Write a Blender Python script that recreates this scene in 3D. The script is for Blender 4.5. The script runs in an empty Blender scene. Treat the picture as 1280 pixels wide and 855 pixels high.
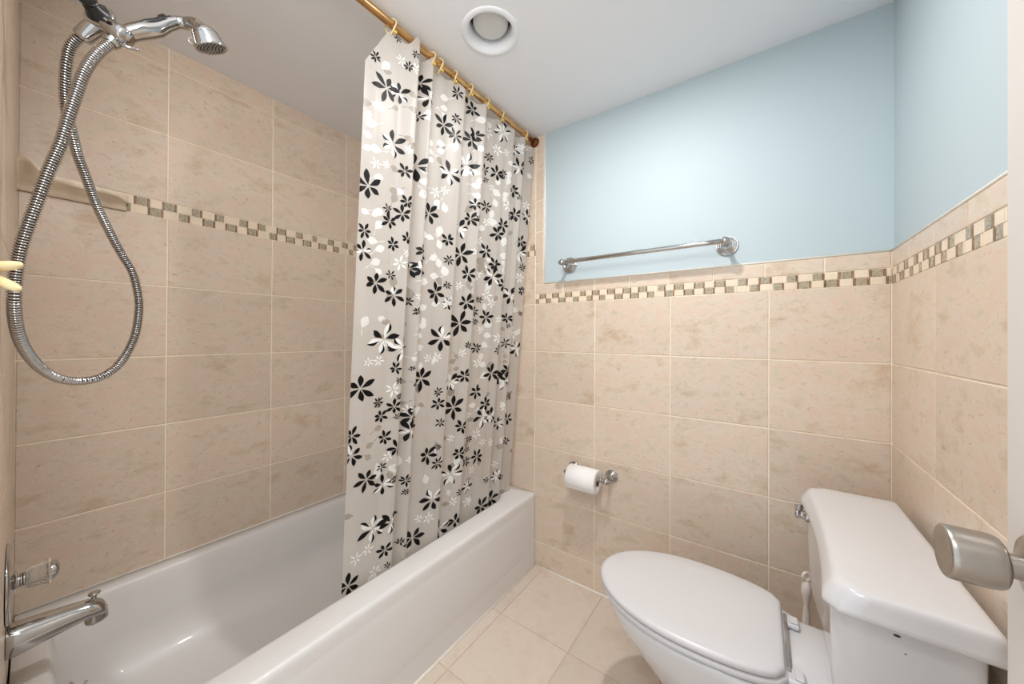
import bpy, bmesh, math, random
from mathutils import Vector, Matrix
random.seed(11)
SC = bpy.context.scene
COL = SC.collection
PI = math.pi
EPS = 0.0008
CAM = (1.7401, .0125, 1.1685)
LX, LY = 1.39, .84
LAMP = 60
WORLD = 1.3
EXPO = 0.0
FILL = 9.5  # energy of the added doorway fill
HAX = (-.046, .41, -.911)
GUP = (.511, -.081, .856)
LEV = [(1.8165, 1.333, .6735), (1.8400, 1.333, .6765)]
FLOOD = 10.5
PRINTS = "0.0767,1.9534,0.0393,B 0.1234,1.9598,0.0349,M 0.2294,2.057,0.0297,B 0.256,2.0084,0.0338,M 0.231,1.9408,0.0159,b 0.3461,1.9598,0.0359,B 0.1259,2.0655,0.0165,W 0.1726,2.0612,0.0169,W 0.0325,2.0274,0.0173,b 0.1101,2.1268,0.0127,b 0.151,2.057,0.0167,b 0.1718,2.1056,0.0131,b 0.0175,1.8457,0.0138,L 0.0292,1.8245,0.0174,L 0.1109,1.907,0.011,G 0.1701,1.9725,0.0131,G 0.1743,1.926,0.0143,G 0.2552,1.9577,0.0119,L 0.3445,2.0211,0.0148,L 0.3445,2.0591,0.0168,L 0.3495,1.9936,0.0148,L 0.397,2.0972,0.0215,b 0.4771,2.1437,0.0296,B 0.5088,2.0929,0.0276,B 0.3987,2.0021,0.0194,b 0.3987,1.9365,0.0259,b 0.5129,1.9725,0.0346,B 0.5313,1.9957,0.0279,B 0.7214,2.1458,0.0254,B 0.7198,2.0929,0.0433,M 0.6505,1.9577,0.0199,b 0.8415,2.0633,0.027,M 0.6372,2.0612,0.0222,W 0.6947,2.0042,0.0253,W 0.7465,2.0084,0.0154,W 0.8707,2.0845,0.0191,W 0.5471,2.0633,0.0186,L 0.6405,2.0972,0.0148,L 0.9541,2.1183,0.0198,W 0.1093,1.7907,0.0421,M 0.2285,1.7675,0.0458,M 0.156,1.7167,0.0225,B 0.0284,1.6322,0.0419,B 0.1026,1.5815,0.0146,b 0.156,1.5751,0.0264,B 0.1118,1.5413,0.0258,B 0.3044,1.6195,0.0396,B 0.171,1.6174,0.0227,B 0.0509,1.7083,0.0159,W 0.0884,1.7167,0.0127,W 0.1668,1.7886,0.0151,W 0.3278,1.7041,0.0189,W 0.3695,1.721,0.0172,W 0.0484,1.7527,0.0176,L 0.0175,1.7463,0.0139,L 0.0175,1.7865,0.0138,L 0.0617,1.6681,0.016,L 0.0676,1.5625,0.0161,L 0.0225,1.5519,0.0122,L 0.3403,1.8879,0.0169,L 0.3428,1.8626,0.0169,L 0.2919,1.8774,0.0144,L 0.2936,1.8457,0.0144,L 0.2961,1.8161,0.0145,L 0.2585,1.7548,0.014,L 0.2594,1.7146,0.016,L 0.2527,1.6724,0.014,L 0.3378,1.6681,0.0148,L 0.3736,1.6576,0.0172,L 0.1218,1.7146,0.014,G 0.1234,1.6449,0.0155,G 0.1251,1.6195,0.0156,G 0.1435,1.647,0.0131,L 0.1776,1.8097,0.0132,G 0.1626,1.8266,0.0131,G 0.4946,1.8647,0.0482,M 0.3862,1.7886,0.0431,M 0.6322,1.8985,0.0222,b 0.7031,1.9006,0.033,B 0.6414,1.8541,0.0149,b 0.8749,1.9852,0.0409,M 0.7406,1.9112,0.0206,b 0.8507,1.871,0.0298,B 0.8857,1.8414,0.0164,b 0.5471,1.7146,0.0234,B 0.6555,1.74,0.0249,b 0.5688,1.6597,0.0151,b 0.5321,1.6533,0.0304,B 0.4779,1.6068,0.0458,M 0.8682,1.7548,0.0328,B 0.844,1.74,0.0163,b 0.759,1.6787,0.0311,B 0.7306,1.6343,0.0359,B 0.9825,1.7738,0.0344,M 0.9842,2.0612,0.02,b 0.6789,1.8309,0.0151,W 0.9683,1.8288,0.0228,W 0.7832,1.7696,0.0235,W 0.6614,1.6724,0.02,W 0.5546,1.9471,0.0164,L 0.5396,1.8457,0.0163,L 0.5638,1.814,0.0165,L 0.5446,1.7928,0.0164,L 0.5513,1.7527,0.0164,L 0.7098,1.814,0.0203,L 0.7048,1.7696,0.0178,L 0.7723,1.8816,0.0166,L 0.7623,1.8203,0.0156,L 0.759,1.7971,0.0145,L 0.7731,1.9112,0.0182,L 0.7815,1.9682,0.0156,L 0.6872,1.7125,0.0202,L 0.6972,1.6808,0.0228,L 0.6339,1.6428,0.0173,L 0.7114,1.8668,0.0153,L 0.9775,1.9809,0.0171,L 0.8682,2.057,0.0163,L 0.1293,1.4695,0.0224,B 0.0225,1.4927,0.021,B 0.02,1.4314,0.028,M 0.1785,1.4969,0.0191,B 0.2669,1.4695,0.0283,B 0.0701,1.3363,0.0361,B 0.1276,1.368,0.0157,b 0.141,1.3025,0.032,M 0.2277,1.4061,0.0281,B 0.2644,1.4082,0.0344,M 0.2277,1.2898,0.0153,b 0.3561,1.3321,0.0365,B 0.2552,1.2539,0.0141,b 0.156,1.4103,0.0227,W 0.1793,1.4462,0.0115,W 0.2611,1.3067,0.0121,W 0.0709,1.5202,0.0162,L 0.0525,1.4674,0.016,L 0.0792,1.4462,0.0163,L 0.0651,1.4018,0.0162,L 0.2886,1.5392,0.0165,L 0.3553,1.5625,0.0214,L 0.3586,1.516,0.0171,L 0.3344,1.461,0.0169,L 0.3611,1.4462,0.0172,L 0.3887,1.4187,0.0195,L 0.2936,1.368,0.0187,L 0.2977,1.2708,0.0167,L 0.3453,1.3934,0.017,L 0.0784,1.3744,0.0127,L 0.3945,1.5371,0.026,B 0.4962,1.5012,0.0438,B 0.4037,1.461,0.0174,b 0.5371,1.4251,0.0305,B 0.6689,1.5477,0.0311,B 0.7231,1.4948,0.0308,B 0.7181,1.4378,0.0486,M 0.95,1.6449,0.0312,B 0.9433,1.5899,0.0482,M 0.9758,1.516,0.02,b 0.7907,1.4082,0.0342,M 0.8749,1.3638,0.0466,M 0.9833,1.3976,0.0258,B 0.4037,1.3638,0.0153,b 0.4103,1.2919,0.0241,M 0.5371,1.3067,0.0338,B 0.6455,1.3279,0.0165,b 0.623,1.275,0.0208,b 0.6355,1.2306,0.0139,b 0.6972,1.2518,0.0316,B 0.5104,1.218,0.0466,B 0.9842,1.2814,0.0126,b 0.8649,1.2539,0.0274,B 0.6264,1.5857,0.0198,W 0.5538,1.5202,0.0141,W 0.6289,1.4335,0.0198,W 0.4971,1.3722,0.0162,W 0.96,1.4631,0.0256,W 0.7248,1.3173,0.0205,W 0.7731,1.2433,0.0157,W 0.6914,1.3532,0.0254,W 0.7706,1.6026,0.0208,L 0.7798,1.5392,0.0209,L 0.7832,1.5054,0.0183,L 0.7865,1.4758,0.0184,L 0.6439,1.4991,0.0224,G 0.6464,1.4695,0.0224,G 0.6822,1.2962,0.0177,L 0.7089,1.218,0.0205,L 0.6947,1.3892,0.0203,L 0.6914,1.5117,0.0152,L 0.1126,1.1546,0.0484,M 0.1852,1.125,0.0425,M 0.161,1.0552,0.0191,B 0.3094,1.0066,0.0422,B 0.0325,0.9982,0.0427,B 0.1026,0.9474,0.0167,b 0.1643,0.9242,0.0249,B 0.2494,1.0489,0.0089,b 0.0567,1.0806,0.0151,W 0.0967,1.0848,0.0185,W 0.3378,1.0806,0.0171,W 0.3778,1.0827,0.0174,W 0.1551,0.9834,0.0229,W 0.2435,0.8988,0.0162,W 0.1818,0.958,0.0116,b 0.1785,1.013,0.0116,b 0.3011,1.2053,0.0167,L 0.2877,1.1672,0.0146,L 0.2911,1.1207,0.0167,L 0.2569,1.0827,0.0122,L 0.2227,1.0024,0.0121,G 0.2244,0.9242,0.0121,G 0.0375,1.2095,0.0178,L 0.3928,1.1567,0.048,M 0.6497,1.1123,0.024,b 0.5555,1.1271,0.0142,b 0.7832,1.1017,0.02,b 0.9733,1.1038,0.0401,M 0.8641,1.1313,0.0219,b 0.8741,1.2159,0.011,b 0.5488,0.9982,0.0284,B 0.4829,0.9791,0.0439,M 0.7531,0.9939,0.0391,B 0.8374,0.9686,0.0327,B 0.8741,0.9496,0.0522,M 0.8891,0.9982,0.0303,B 0.6656,0.9157,0.0303,B 0.3928,0.9474,0.0166,b 0.3962,0.9009,0.0241,B 0.5054,0.8692,0.0444,B 0.7256,0.8544,0.031,B 0.9416,0.8566,0.0188,b 0.6689,1.1926,0.0176,W 0.7773,1.1588,0.0236,W 0.9441,1.1757,0.0199,W 0.5296,1.0954,0.0165,W 0.6614,1.0447,0.0226,W 0.8857,0.8164,0.0221,W 0.7123,1.1694,0.0179,L 0.6972,1.125,0.0179,L 0.6806,1.0721,0.0177,L 0.6914,1.0383,0.0178,L 0.7056,0.9855,0.0205,L 0.5038,1.0827,0.0102,G 0.5071,1.0299,0.0117,G 0.4896,1.0616,0.0139,G 0.8691,1.07,0.011,G 0.8682,1.0425,0.011,G 0.1151,0.8967,0.0232,B 0.0117,0.8502,0.0265,B 0.0133,0.7868,0.0336,M 0.1351,0.8206,0.0235,B 0.1276,0.7234,0.0159,b 0.0717,0.6959,0.0349,B 0.1376,0.66,0.0324,M 0.1843,0.7784,0.0292,B 0.256,0.8735,0.0366,B 0.2569,0.8227,0.0387,M 0.3603,0.7044,0.0347,B 0.1818,0.6706,0.0148,b 0.2485,0.641,0.0204,b 0.1768,0.8883,0.0116,b 0.2502,0.5987,0.0122,b 0.1501,0.7551,0.0172,W 0.2619,0.7171,0.0143,W 0.1059,0.8587,0.0131,G 0.0784,0.808,0.0129,G 0.0726,0.7699,0.0128,G 0.4095,0.8249,0.0186,b 0.5505,0.7826,0.0275,B 0.7164,0.7974,0.0463,M 0.7665,0.7953,0.0393,M 0.945,0.7488,0.0273,B 0.8515,0.7403,0.0301,M 0.6405,0.7086,0.015,b 0.4087,0.7298,0.0124,b 0.5463,0.6685,0.0285,B 0.6972,0.6177,0.0297,B 0.6322,0.66,0.0125,b 0.6305,0.6072,0.02,b 0.5146,0.5882,0.047,M 0.4087,0.6642,0.0244,b 0.6455,0.4909,0.0251,M 0.5621,0.4994,0.0153,b 0.8716,0.4804,0.0359,M 0.7665,0.493,0.0158,b 0.9475,0.6346,0.02,b 0.6839,0.7234,0.0229,W 0.5029,0.7403,0.0164,W 0.7273,0.679,0.0166,W 0.7815,0.6664,0.0169,W 0.8524,0.5417,0.0175,W 0.6689,0.5628,0.0162,W 0.4337,0.6769,0.0179,W 0.6297,0.8164,0.0125,W 0.1076,0.5205,0.0471,M 0.1776,0.5184,0.039,M 0.1576,0.4275,0.0252,B 0.3111,0.4001,0.0426,B 0.2419,0.417,0.0131,b 0.0217,0.3641,0.0378,B 0.171,0.3705,0.0117,b 0.0901,0.455,0.0187,W 0.0467,0.4423,0.0182,W 0.3378,0.4635,0.0164,W 0.3845,0.4529,0.0198,W 0.1243,0.3662,0.0229,W 0.3953,0.5226,0.0464,M 0.4729,0.3662,0.0418,M 0.5496,0.3789,0.0286,B 0.7456,0.3726,0.0392,B 0.8407,0.3726,0.0356,B 0.5329,0.4656,0.018,W 0.6564,0.4233,0.0227,W"
HOSE = [(0.726, 0.0677, 1.706),
 (0.7107, 0.0583, 1.6864),
 (0.7002, 0.0547, 1.6567),
 (0.6874, 0.0544, 1.6312),
 (0.6716, 0.0556, 1.6054),
 (0.6611, 0.0581, 1.585),
 (0.6374, 0.066, 1.554),
 (0.6133, 0.0737, 1.5258),
 (0.5936, 0.0844, 1.4958),
 (0.5596, 0.1035, 1.4432),
 (0.5277, 0.124, 1.3991),
 (0.5048, 0.1448, 1.3553),
 (0.4969, 0.1639, 1.3137),
 (0.4934, 0.1739, 1.2569),
 (0.4941, 0.1746, 1.2198),
 (0.5019, 0.1681, 1.1671),
 (0.5071, 0.1536, 1.1206),
 (0.522, 0.1337, 1.0879),
 (0.5369, 0.1076, 1.0696),
 (0.5575, 0.0793, 1.0678),
 (0.5823, 0.0539, 1.0781),
 (0.6135, 0.033, 1.1008),
 (0.653, 0.0178, 1.131),
 (0.6836, 0.0086, 1.1623),
 (0.7042, 0.0046, 1.1949),
 (0.7206, 0.0038, 1.2278),
 (0.7216, 0.0044, 1.2558),
 (0.727, 0.008, 1.2997),
 (0.7338, 0.015, 1.3417),
 (0.7402, 0.0218, 1.3745),
 (0.7502, 0.0359, 1.4445),
 (0.7552, 0.0477, 1.4938),
 (0.7603, 0.0548, 1.5375),
 (0.7645, 0.0637, 1.5871),
 (0.7684, 0.0723, 1.6293),
 (0.767, 0.0858, 1.6685),
 (0.7661, 0.1009, 1.698)]
HANDLE = [(0.7652, 0.1125, 1.7153), (0.7661, 0.1252, 1.7329), (0.7681, 0.1424, 1.7496), (0.7683, 0.1584, 1.7642), (0.7695, 0.1726, 1.7826), (0.7725, 0.1882, 1.7973), (0.7789, 0.2012, 1.8004)]
HEAD = [(0.7923, 0.2167, 1.8001), (0.8125, 0.2312, 1.7559)]
TEE = [(0.7847, 0.071, 1.7485), (0.7745, 0.076, 1.7456), (0.7602, 0.088, 1.7425), (0.7525, 0.0924, 1.7382), (0.7304, 0.0684, 1.6999), (0.7824, 0.1185, 1.7111)]
HOOK = [(0.9169, -0.0171, 1.2546), (0.9566, 0.0108, 1.2569), (0.9169, -0.017, 1.235), (0.955, 0.0099, 1.2249)]


# ------------------------------------------------------------------ helpers
def lin(c):
    return tuple(((v / 255) / 12.92 if v / 255 <= 0.04045 else ((v / 255 + 0.055) / 1.055) ** 2.4) for v in c) + (1,)

def mat(name, rgb, rough=0.5, metal=0.0, spec=0.5, coat=0.0, noise=0.0, nscale=20, bump=0.0, bscale=60, **kw):
    m = bpy.data.materials.new(name); m.use_nodes = True
    nt = m.node_tree; b = nt.nodes['Principled BSDF']
    c = lin(rgb)
    b.inputs['Base Color'].default_value = c
    b.inputs['Roughness'].default_value = rough
    b.inputs['Metallic'].default_value = metal
    b.inputs['Specular IOR Level'].default_value = spec
    b.inputs['Coat Weight'].default_value = coat
    for k, v in kw.items():
        b.inputs[k].default_value = v
    tc = nt.nodes.new('ShaderNodeTexCoord')
    if noise:
        n = nt.nodes.new('ShaderNodeTexNoise'); n.inputs['Scale'].default_value = nscale; n.inputs['Detail'].default_value = 4
        nt.links.new(tc.outputs['Object'], n.inputs['Vector'])
        r = nt.nodes.new('ShaderNodeValToRGB')
        r.color_ramp.elements[0].position = 0.3; r.color_ramp.elements[1].position = 0.7
        r.color_ramp.elements[0].color = tuple(v * (1 - noise) for v in c[:3]) + (1,)
        r.color_ramp.elements[1].color = tuple(min(1, v * (1 + noise)) for v in c[:3]) + (1,)
        nt.links.new(n.outputs['Fac'], r.inputs['Fac']); nt.links.new(r.outputs['Color'], b.inputs['Base Color'])
    if bump:
        n = nt.nodes.new('ShaderNodeTexNoise'); n.inputs['Scale'].default_value = bscale
        nt.links.new(tc.outputs['Object'], n.inputs['Vector'])
        bp = nt.nodes.new('ShaderNodeBump'); bp.inputs['Strength'].default_value = bump; bp.inputs['Distance'].default_value = 0.002
        nt.links.new(n.outputs['Fac'], bp.inputs['Height']); nt.links.new(bp.outputs['Normal'], b.inputs['Normal'])
    return m

def tile_mat(name, stops, speck, rough=0.35, dark=0.75, fx=(1, 1, 1)):
    m = bpy.data.materials.new(name); m.use_nodes = True
    nt = m.node_tree; N = nt.nodes.new; Lk = nt.links.new
    b = nt.nodes['Principled BSDF']
    b.inputs['Roughness'].default_value = rough
    tc = N('ShaderNodeTexCoord'); at = N('ShaderNodeAttribute'); at.attribute_name = 'rnd'
    off = N('ShaderNodeVectorMath'); off.operation = 'MULTIPLY_ADD'
    cmb = N('ShaderNodeCombineXYZ')
    for i in range(3): Lk(at.outputs['Fac'], cmb.inputs[i])
    Lk(cmb.outputs[0], off.inputs[0]); off.inputs[1].default_value = (7.1, 3.3, 5.7); Lk(tc.outputs['Object'], off.inputs[2])
    st = N('ShaderNodeVectorMath'); st.operation = 'MULTIPLY'; st.inputs[1].default_value = fx; Lk(off.outputs[0], st.inputs[0])
    n1 = N('ShaderNodeTexNoise'); n1.inputs['Scale'].default_value = 9; n1.inputs['Detail'].default_value = 9; n1.inputs['Roughness'].default_value = 0.7
    Lk(st.outputs[0], n1.inputs['Vector'])
    r = N('ShaderNodeValToRGB'); e = r.color_ramp.elements
    while len(e) < len(stops): e.new(0.5)
    for i, (p, c) in enumerate(stops): e[i].position = p; e[i].color = lin(c)
    Lk(n1.outputs['Fac'], r.inputs['Fac'])
    # fine dark veins and specks
    n2 = N('ShaderNodeTexNoise'); n2.inputs['Scale'].default_value = 55; n2.inputs['Detail'].default_value = 8; n2.inputs['Roughness'].default_value = 0.7
    n2.inputs['Distortion'].default_value = 1.2
    Lk(st.outputs[0], n2.inputs['Vector'])
    r2 = N('ShaderNodeValToRGB'); r2.color_ramp.elements[0].position = 0.57; r2.color_ramp.elements[1].position = 0.72
    r2.color_ramp.elements[0].color = (0, 0, 0, 1); r2.color_ramp.elements[1].color = (speck, speck, speck, 1)
    Lk(n2.outputs['Fac'], r2.inputs['Fac'])
    mx = N('ShaderNodeMix'); mx.data_type = 'RGBA'; Lk(r2.outputs['Color'], mx.inputs[0]); Lk(r.outputs['Color'], mx.inputs[6])
    mx.inputs[7].default_value = lin((150, 118, 90))
    # per tile tone
    hs = N('ShaderNodeHueSaturation'); mr = N('ShaderNodeMapRange'); mr.inputs[3].default_value = 0.955; mr.inputs[4].default_value = 1.045
    Lk(at.outputs['Fac'], mr.inputs[0]); Lk(mr.outputs[0], hs.inputs['Value']); Lk(mx.outputs[2], hs.inputs['Color'])
    Lk(hs.outputs['Color'], b.inputs['Base Color'])
    bp = N('ShaderNodeBump'); bp.inputs['Strength'].default_value = 0.25; bp.inputs['Distance'].default_value = 0.0015
    Lk(n1.outputs['Fac'], bp.inputs['Height']); Lk(bp.outputs['Normal'], b.inputs['Normal'])
    return m

class MB:
    """collects faces of one mesh"""
    def __init__(s): s.v = []; s.f = []; s.m = []; s.sm = []; s.r = []
    def face(s, pts, m=0, smooth=False, r=0.0):
        i = len(s.v); s.v += [tuple(p) for p in pts]; s.f.append(tuple(range(i, i + len(pts)))); s.m.append(m); s.sm.append(smooth); s.r.append(r)
    def add(s, V, Fc, m=0, smooth=True, r=0.0):
        i = len(s.v); s.v += [tuple(p) for p in V]
        for k, f in enumerate(Fc):
            s.f.append(tuple(i + a for a in f)); s.m.append(m[k] if isinstance(m, list) else m); s.sm.append(smooth); s.r.append(r)
    def build(s, name, mats, parent=None, rnd=False, weld=False):
        me = bpy.data.meshes.new(name); me.from_pydata(s.v, [], s.f)
        for m in (mats if isinstance(mats, (list, tuple)) else [mats]): me.materials.append(m)
        me.polygons.foreach_set('material_index', s.m); me.polygons.foreach_set('use_smooth', s.sm)
        if rnd:
            a = me.attributes.new('rnd', 'FLOAT', 'FACE'); a.data.foreach_set('value', s.r)
        me.update()
        o = bpy.data.objects.new(name, me); COL.objects.link(o)
        if weld:
            bm = bmesh.new(); bm.from_mesh(me); bmesh.ops.remove_doubles(bm, verts=bm.verts, dist=1e-5); bm.to_mesh(me); bm.free()
        if parent: place_child(o, parent)
        return o

def place_child(o, p):
    o.parent = p
    o.matrix_parent_inverse = world_of(p).inverted()

def world_of(o):
    M = o.matrix_basis.copy()
    if o.parent: M = world_of(o.parent) @ o.matrix_parent_inverse @ M
    return M

def thing(name, label, cat, loc, group=None):
    o = bpy.data.objects.new(name, None); COL.objects.link(o); o.location = loc
    o.empty_display_size = 0.05
    o['label'] = label; o['category'] = cat
    if group: o['group'] = group
    return o
def tag(o, label, cat, group=None):
    o['label'] = label; o['category'] = cat
    if group: o['group'] = group
    return o
def struct(o):
    o['kind'] = 'structure'; return o

def basis(d):
    d = Vector(d).normalized()
    a = Vector((0, 0, 1)) if abs(d.z) < 0.95 else Vector((0, 1, 0))
    u = a.cross(d).normalized(); v = d.cross(u)
    return u, v, d

def lathe(mb, p0, d, prof, n=32, m=0, smooth=True, cap0=True, cap1=True):
    """prof: list of (dist along d, radius)"""
    u, v, d = basis(d); p0 = Vector(p0); V = []; Fc = []
    for h, r in prof:
        for k in range(n):
            a = 2 * PI * k / n
            V.append(p0 + d * h + (u * math.cos(a) + v * math.sin(a)) * r)
    for i in range(len(prof) - 1):
        for k in range(n):
            k2 = (k + 1) % n
            Fc.append((i * n + k, i * n + k2, (i + 1) * n + k2, (i + 1) * n + k))
    mb.add(V, Fc, m, smooth)
    if cap0: mb.face([V[k] for k in range(n - 1, -1, -1)], m)
    if cap1: mb.face([V[(len(prof) - 1) * n + k] for k in range(n)], m)

def catmull(pts, n):
    P = [Vector(p) for p in pts]; P = [P[0] * 2 - P[1]] + P + [P[-1] * 2 - P[-2]]; out = []
    for i in range(1, len(P) - 2):
        for k in range(n):
            t = k / n; a, b, c, d = P[i - 1:i + 3]
            out.append(0.5 * ((2 * b) + (c - a) * t + (2 * a - 5 * b + 4 * c - d) * t * t + (3 * b - a - 3 * c + d) * t ** 3))
    out.append(P[-2]); return out

def resample(pts, step):
    L = [0.0]
    for a, b in zip(pts, pts[1:]): L.append(L[-1] + (b - a).length)
    n = max(2, int(L[-1] / step)); out = []; j = 0
    for i in range(n + 1):
        s = L[-1] * i / n
        while j < len(L) - 2 and L[j + 1] < s: j += 1
        t = (s - L[j]) / max(1e-9, L[j + 1] - L[j]); out.append(pts[j].lerp(pts[j + 1], t))
    return out, L[-1]

def tube(mb, pts, rad, n=16, m=0, mfn=None, cap=True, sx=1.0):
    """rad: float or list; parallel transport frame"""
    pts = [Vector(p) for p in pts]; V = []; Fc = []; mm = []
    T = []
    for i in range(len(pts)):
        a = pts[max(0, i - 1)]; b = pts[min(len(pts) - 1, i + 1)]; T.append((b - a).normalized())
    u, v, _ = basis(T[0])
    for i, p in enumerate(pts):
        if i:
            u = (u - T[i] * u.dot(T[i])).normalized(); v = T[i].cross(u)
        r = rad[i] if isinstance(rad, (list, tuple)) else rad
        for k in range(n):
            a = 2 * PI * k / n; V.append(p + (u * math.cos(a) * sx + v * math.sin(a)) * r)
    for i in range(len(pts) - 1):
        for k in range(n):
            k2 = (k + 1) % n; Fc.append((i * n + k, i * n + k2, (i + 1) * n + k2, (i + 1) * n + k)); mm.append(mfn(i) if mfn else m)
    if cap:
        Fc.append(tuple(range(n - 1, -1, -1))); mm.append(m); Fc.append(tuple((len(pts) - 1) * n + k for k in range(n))); mm.append(m)
    mb.add(V, Fc, mm, True)

def sphere(mb, c, r, m=0, n=20, sz=(1, 1, 1), axis=(0, 0, 1)):
    u, v, d = basis(axis); V = []; Fc = []; c = Vector(c); H = n // 2
    for i in range(H + 1):
        t = PI * i / H
        for k in range(n):
            a = 2 * PI * k / n
            V.append(c + (u * math.cos(a) * math.sin(t) * sz[0] + v * math.sin(a) * math.sin(t) * sz[1] + d * math.cos(t) * sz[2]) * r)
    for i in range(H):
        for k in range(n):
            k2 = (k + 1) % n; Fc.append((i * n + k, (i + 1) * n + k, (i + 1) * n + k2, i * n + k2))
    mb.add(V, Fc, m, True)

def rbox(name, lo, hi, m, parent=None, bev=0.003, seg=3):
    bm = bmesh.new(); bmesh.ops.create_cube(bm, size=1)
    for v in bm.verts:
        v.co = Vector([(lo[i] + hi[i]) / 2 + v.co[i] * (hi[i] - lo[i]) for i in range(3)])
    if bev: bmesh.ops.bevel(bm, geom=bm.edges[:], offset=bev, segments=seg, affect='EDGES', profile=0.5)
    me = bpy.data.meshes.new(name); bm.to_mesh(me); bm.free(); me.materials.append(m)
    for p in me.polygons: p.use_smooth = bool(bev)
    o = bpy.data.objects.new(name, me); COL.objects.link(o)
    if bev:
        w = o.modifiers.new('wn', 'WEIGHTED_NORMAL')
    if parent: place_child(o, parent)
    return o

def loft(mb, rings, m=0, cap0=True, cap1=True, smooth=True, flat=False):
    n = len(rings[0]); V = [p for r in rings for p in r]; Fc = []
    for i in range(len(rings) - 1):
        for k in range(n):
            k2 = (k + 1) % n; Fc.append((i * n + k, i * n + k2, (i + 1) * n + k2, (i + 1) * n + k))
    if cap1 and flat: mb.face([V[(len(rings) - 1) * n + k] for k in range(n)], m)
    if cap0: mb.face([V[k] for k in range(n - 1, -1, -1)], m)
    if cap1 and not flat: Fc.append(tuple((len(rings) - 1) * n + k for k in range(n)))
    mb.add(V, Fc, m, smooth)

def rrect(x0, x1, y0, y1, r, z, n=10):
    """rounded rectangle ring, counter clockwise; r float or 4 radii (x0y0, x1y0, x1y1, x0y1)"""
    if not isinstance(r, (list, tuple)): r = [r] * 4
    out = []
    for (cx, cy, sx, sy, a0, rr) in ((x0, y0, 1, 1, PI, r[0]), (x1, y0, -1, 1, 1.5 * PI, r[1]), (x1, y1, -1, -1, 0, r[2]), (x0, y1, 1, -1, 0.5 * PI, r[3])):
        for k in range(n + 1):
            a = a0 + 0.5 * PI * k / n
            out.append(Vector((cx + sx * rr + rr * math.cos(a), cy + sy * rr + rr * math.sin(a), z)))
    return out

# ------------------------------------------------------------------ materials
M = {}
M['tileL'] = tile_mat('beige_wall_tile', [(0.30, (200, 174, 149)), (0.41, (212, 192, 170)), (0.49, (218, 203, 185)), (0.56, (220, 195, 176)), (0.62, (214, 200, 180)), (0.72, (203, 186, 160))], 0.7, 0.32, fx=(1, 1, 1.7))
M['floor'] = tile_mat('pale_floor_tile', [(0.3, (208, 190, 173)), (0.5, (219, 204, 190)), (0.7, (212, 196, 180))], 0.05, 0.4)
M['grout'] = mat('wall_grout', (250, 236, 214), 0.8, noise=0.06, nscale=9)
M['fgrout'] = mat('floor_grout', (206, 182, 156), 0.85, noise=0.12, nscale=6)
M['mcream'] = mat('mosaic_cream', (234, 216, 192), 0.3, noise=0.06, nscale=14)
M['mgray'] = mat('mosaic_glass_grey', (168, 156, 132), 0.2, noise=0.4, nscale=160, spec=0.7)
M['mbrown'] = mat('mosaic_brown', (136, 106, 80), 0.3, noise=0.5, nscale=70)
M['blue'] = mat('pale_blue_paint', (186, 200, 205), 0.6, bump=0.08, bscale=180)
M['white_paint'] = mat('ceiling_paint', (242, 243, 246), 0.7, bump=0.05, bscale=120)
M['caulk'] = mat('white_caulk', (238, 232, 222), 0.5, noise=0.05)
M['enamel'] = mat('tub_enamel', (224, 221, 219), 0.36, coat=0.08, noise=0.015, nscale=3)
M['porcelain'] = mat('toilet_porcelain', (216, 214, 215), 0.12, coat=0.4, noise=0.012, nscale=4)
M['seatplastic'] = mat('seat_plastic', (214, 212, 213), 0.3, noise=0.01, nscale=4)
M['ceramic'] = mat('cream_ceramic', (242, 228, 206), 0.22, noise=0.10, nscale=22)
M['chrome'] = mat('chrome', (192, 190, 188), 0.07, metal=1, noise=0.04, nscale=30)
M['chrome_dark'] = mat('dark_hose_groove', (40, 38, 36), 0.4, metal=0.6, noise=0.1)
M['nickel'] = mat('brushed_nickel', (178, 171, 163), 0.3, metal=1, noise=0.05, nscale=60)
M['brass'] = mat('antique_brass', (216, 172, 118), 0.2, metal=1, noise=0.18, nscale=25)
M['darkbrass'] = mat('dark_copper_flange', (120, 74, 48), 0.35, metal=0.8, noise=0.15)
M['ringplastic'] = mat('amber_ring_plastic', (236, 212, 158), 0.18, noise=0.08, nscale=60)
M['goldbead'] = mat('gold_bead', (214, 182, 96), 0.22, metal=0.5, noise=0.1, nscale=80)
M['blackplastic'] = mat('black_plastic', (24, 22, 22), 0.35, noise=0.2)
M['nozzle'] = mat('dark_spray_face', (46, 41, 38), 0.4, metal=0.3, noise=0.2, nscale=200)
M['hookplastic'] = mat('pale_yellow_plastic', (224, 200, 150), 0.35, noise=0.03)
M['paper'] = mat('toilet_paper', (243, 241, 238), 0.9, noise=0.015, bump=0.2, bscale=300)
M['card'] = mat('cardboard_core', (120, 96, 74), 0.9, noise=0.1)
M['clear'] = mat('clear_acrylic', (225, 220, 212), 0.1, noise=0.02, **{'Transmission Weight': 0.75, 'IOR': 1.45})
M['glassbulb'] = mat('frosted_bulb', (214, 214, 212), 0.25, noise=0.03, nscale=8, coat=0.3)
M['cancap'] = mat('dark_can_interior', (120, 116, 110), 0.5, noise=0.1)
M['doorpaint'] = mat('door_paint', (214, 207, 201), 0.45, noise=0.01, nscale=3)
M['brushplastic'] = mat('white_brush_plastic', (238, 228, 220), 0.35, noise=0.02)
M['tank'] = M['porcelain']
M['stain'] = mat('dark_chip', (70, 58, 48), 0.6, noise=0.2)
m = bpy.data.materials.new('lit_bulb'); m.use_nodes = True; nt = m.node_tree; nt.nodes.clear()
em = nt.nodes.new('ShaderNodeEmission'); em.inputs['Color'].default_value = (1.0, 0.98, 0.96, 1); em.inputs['Strength'].default_value = LAMP
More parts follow.
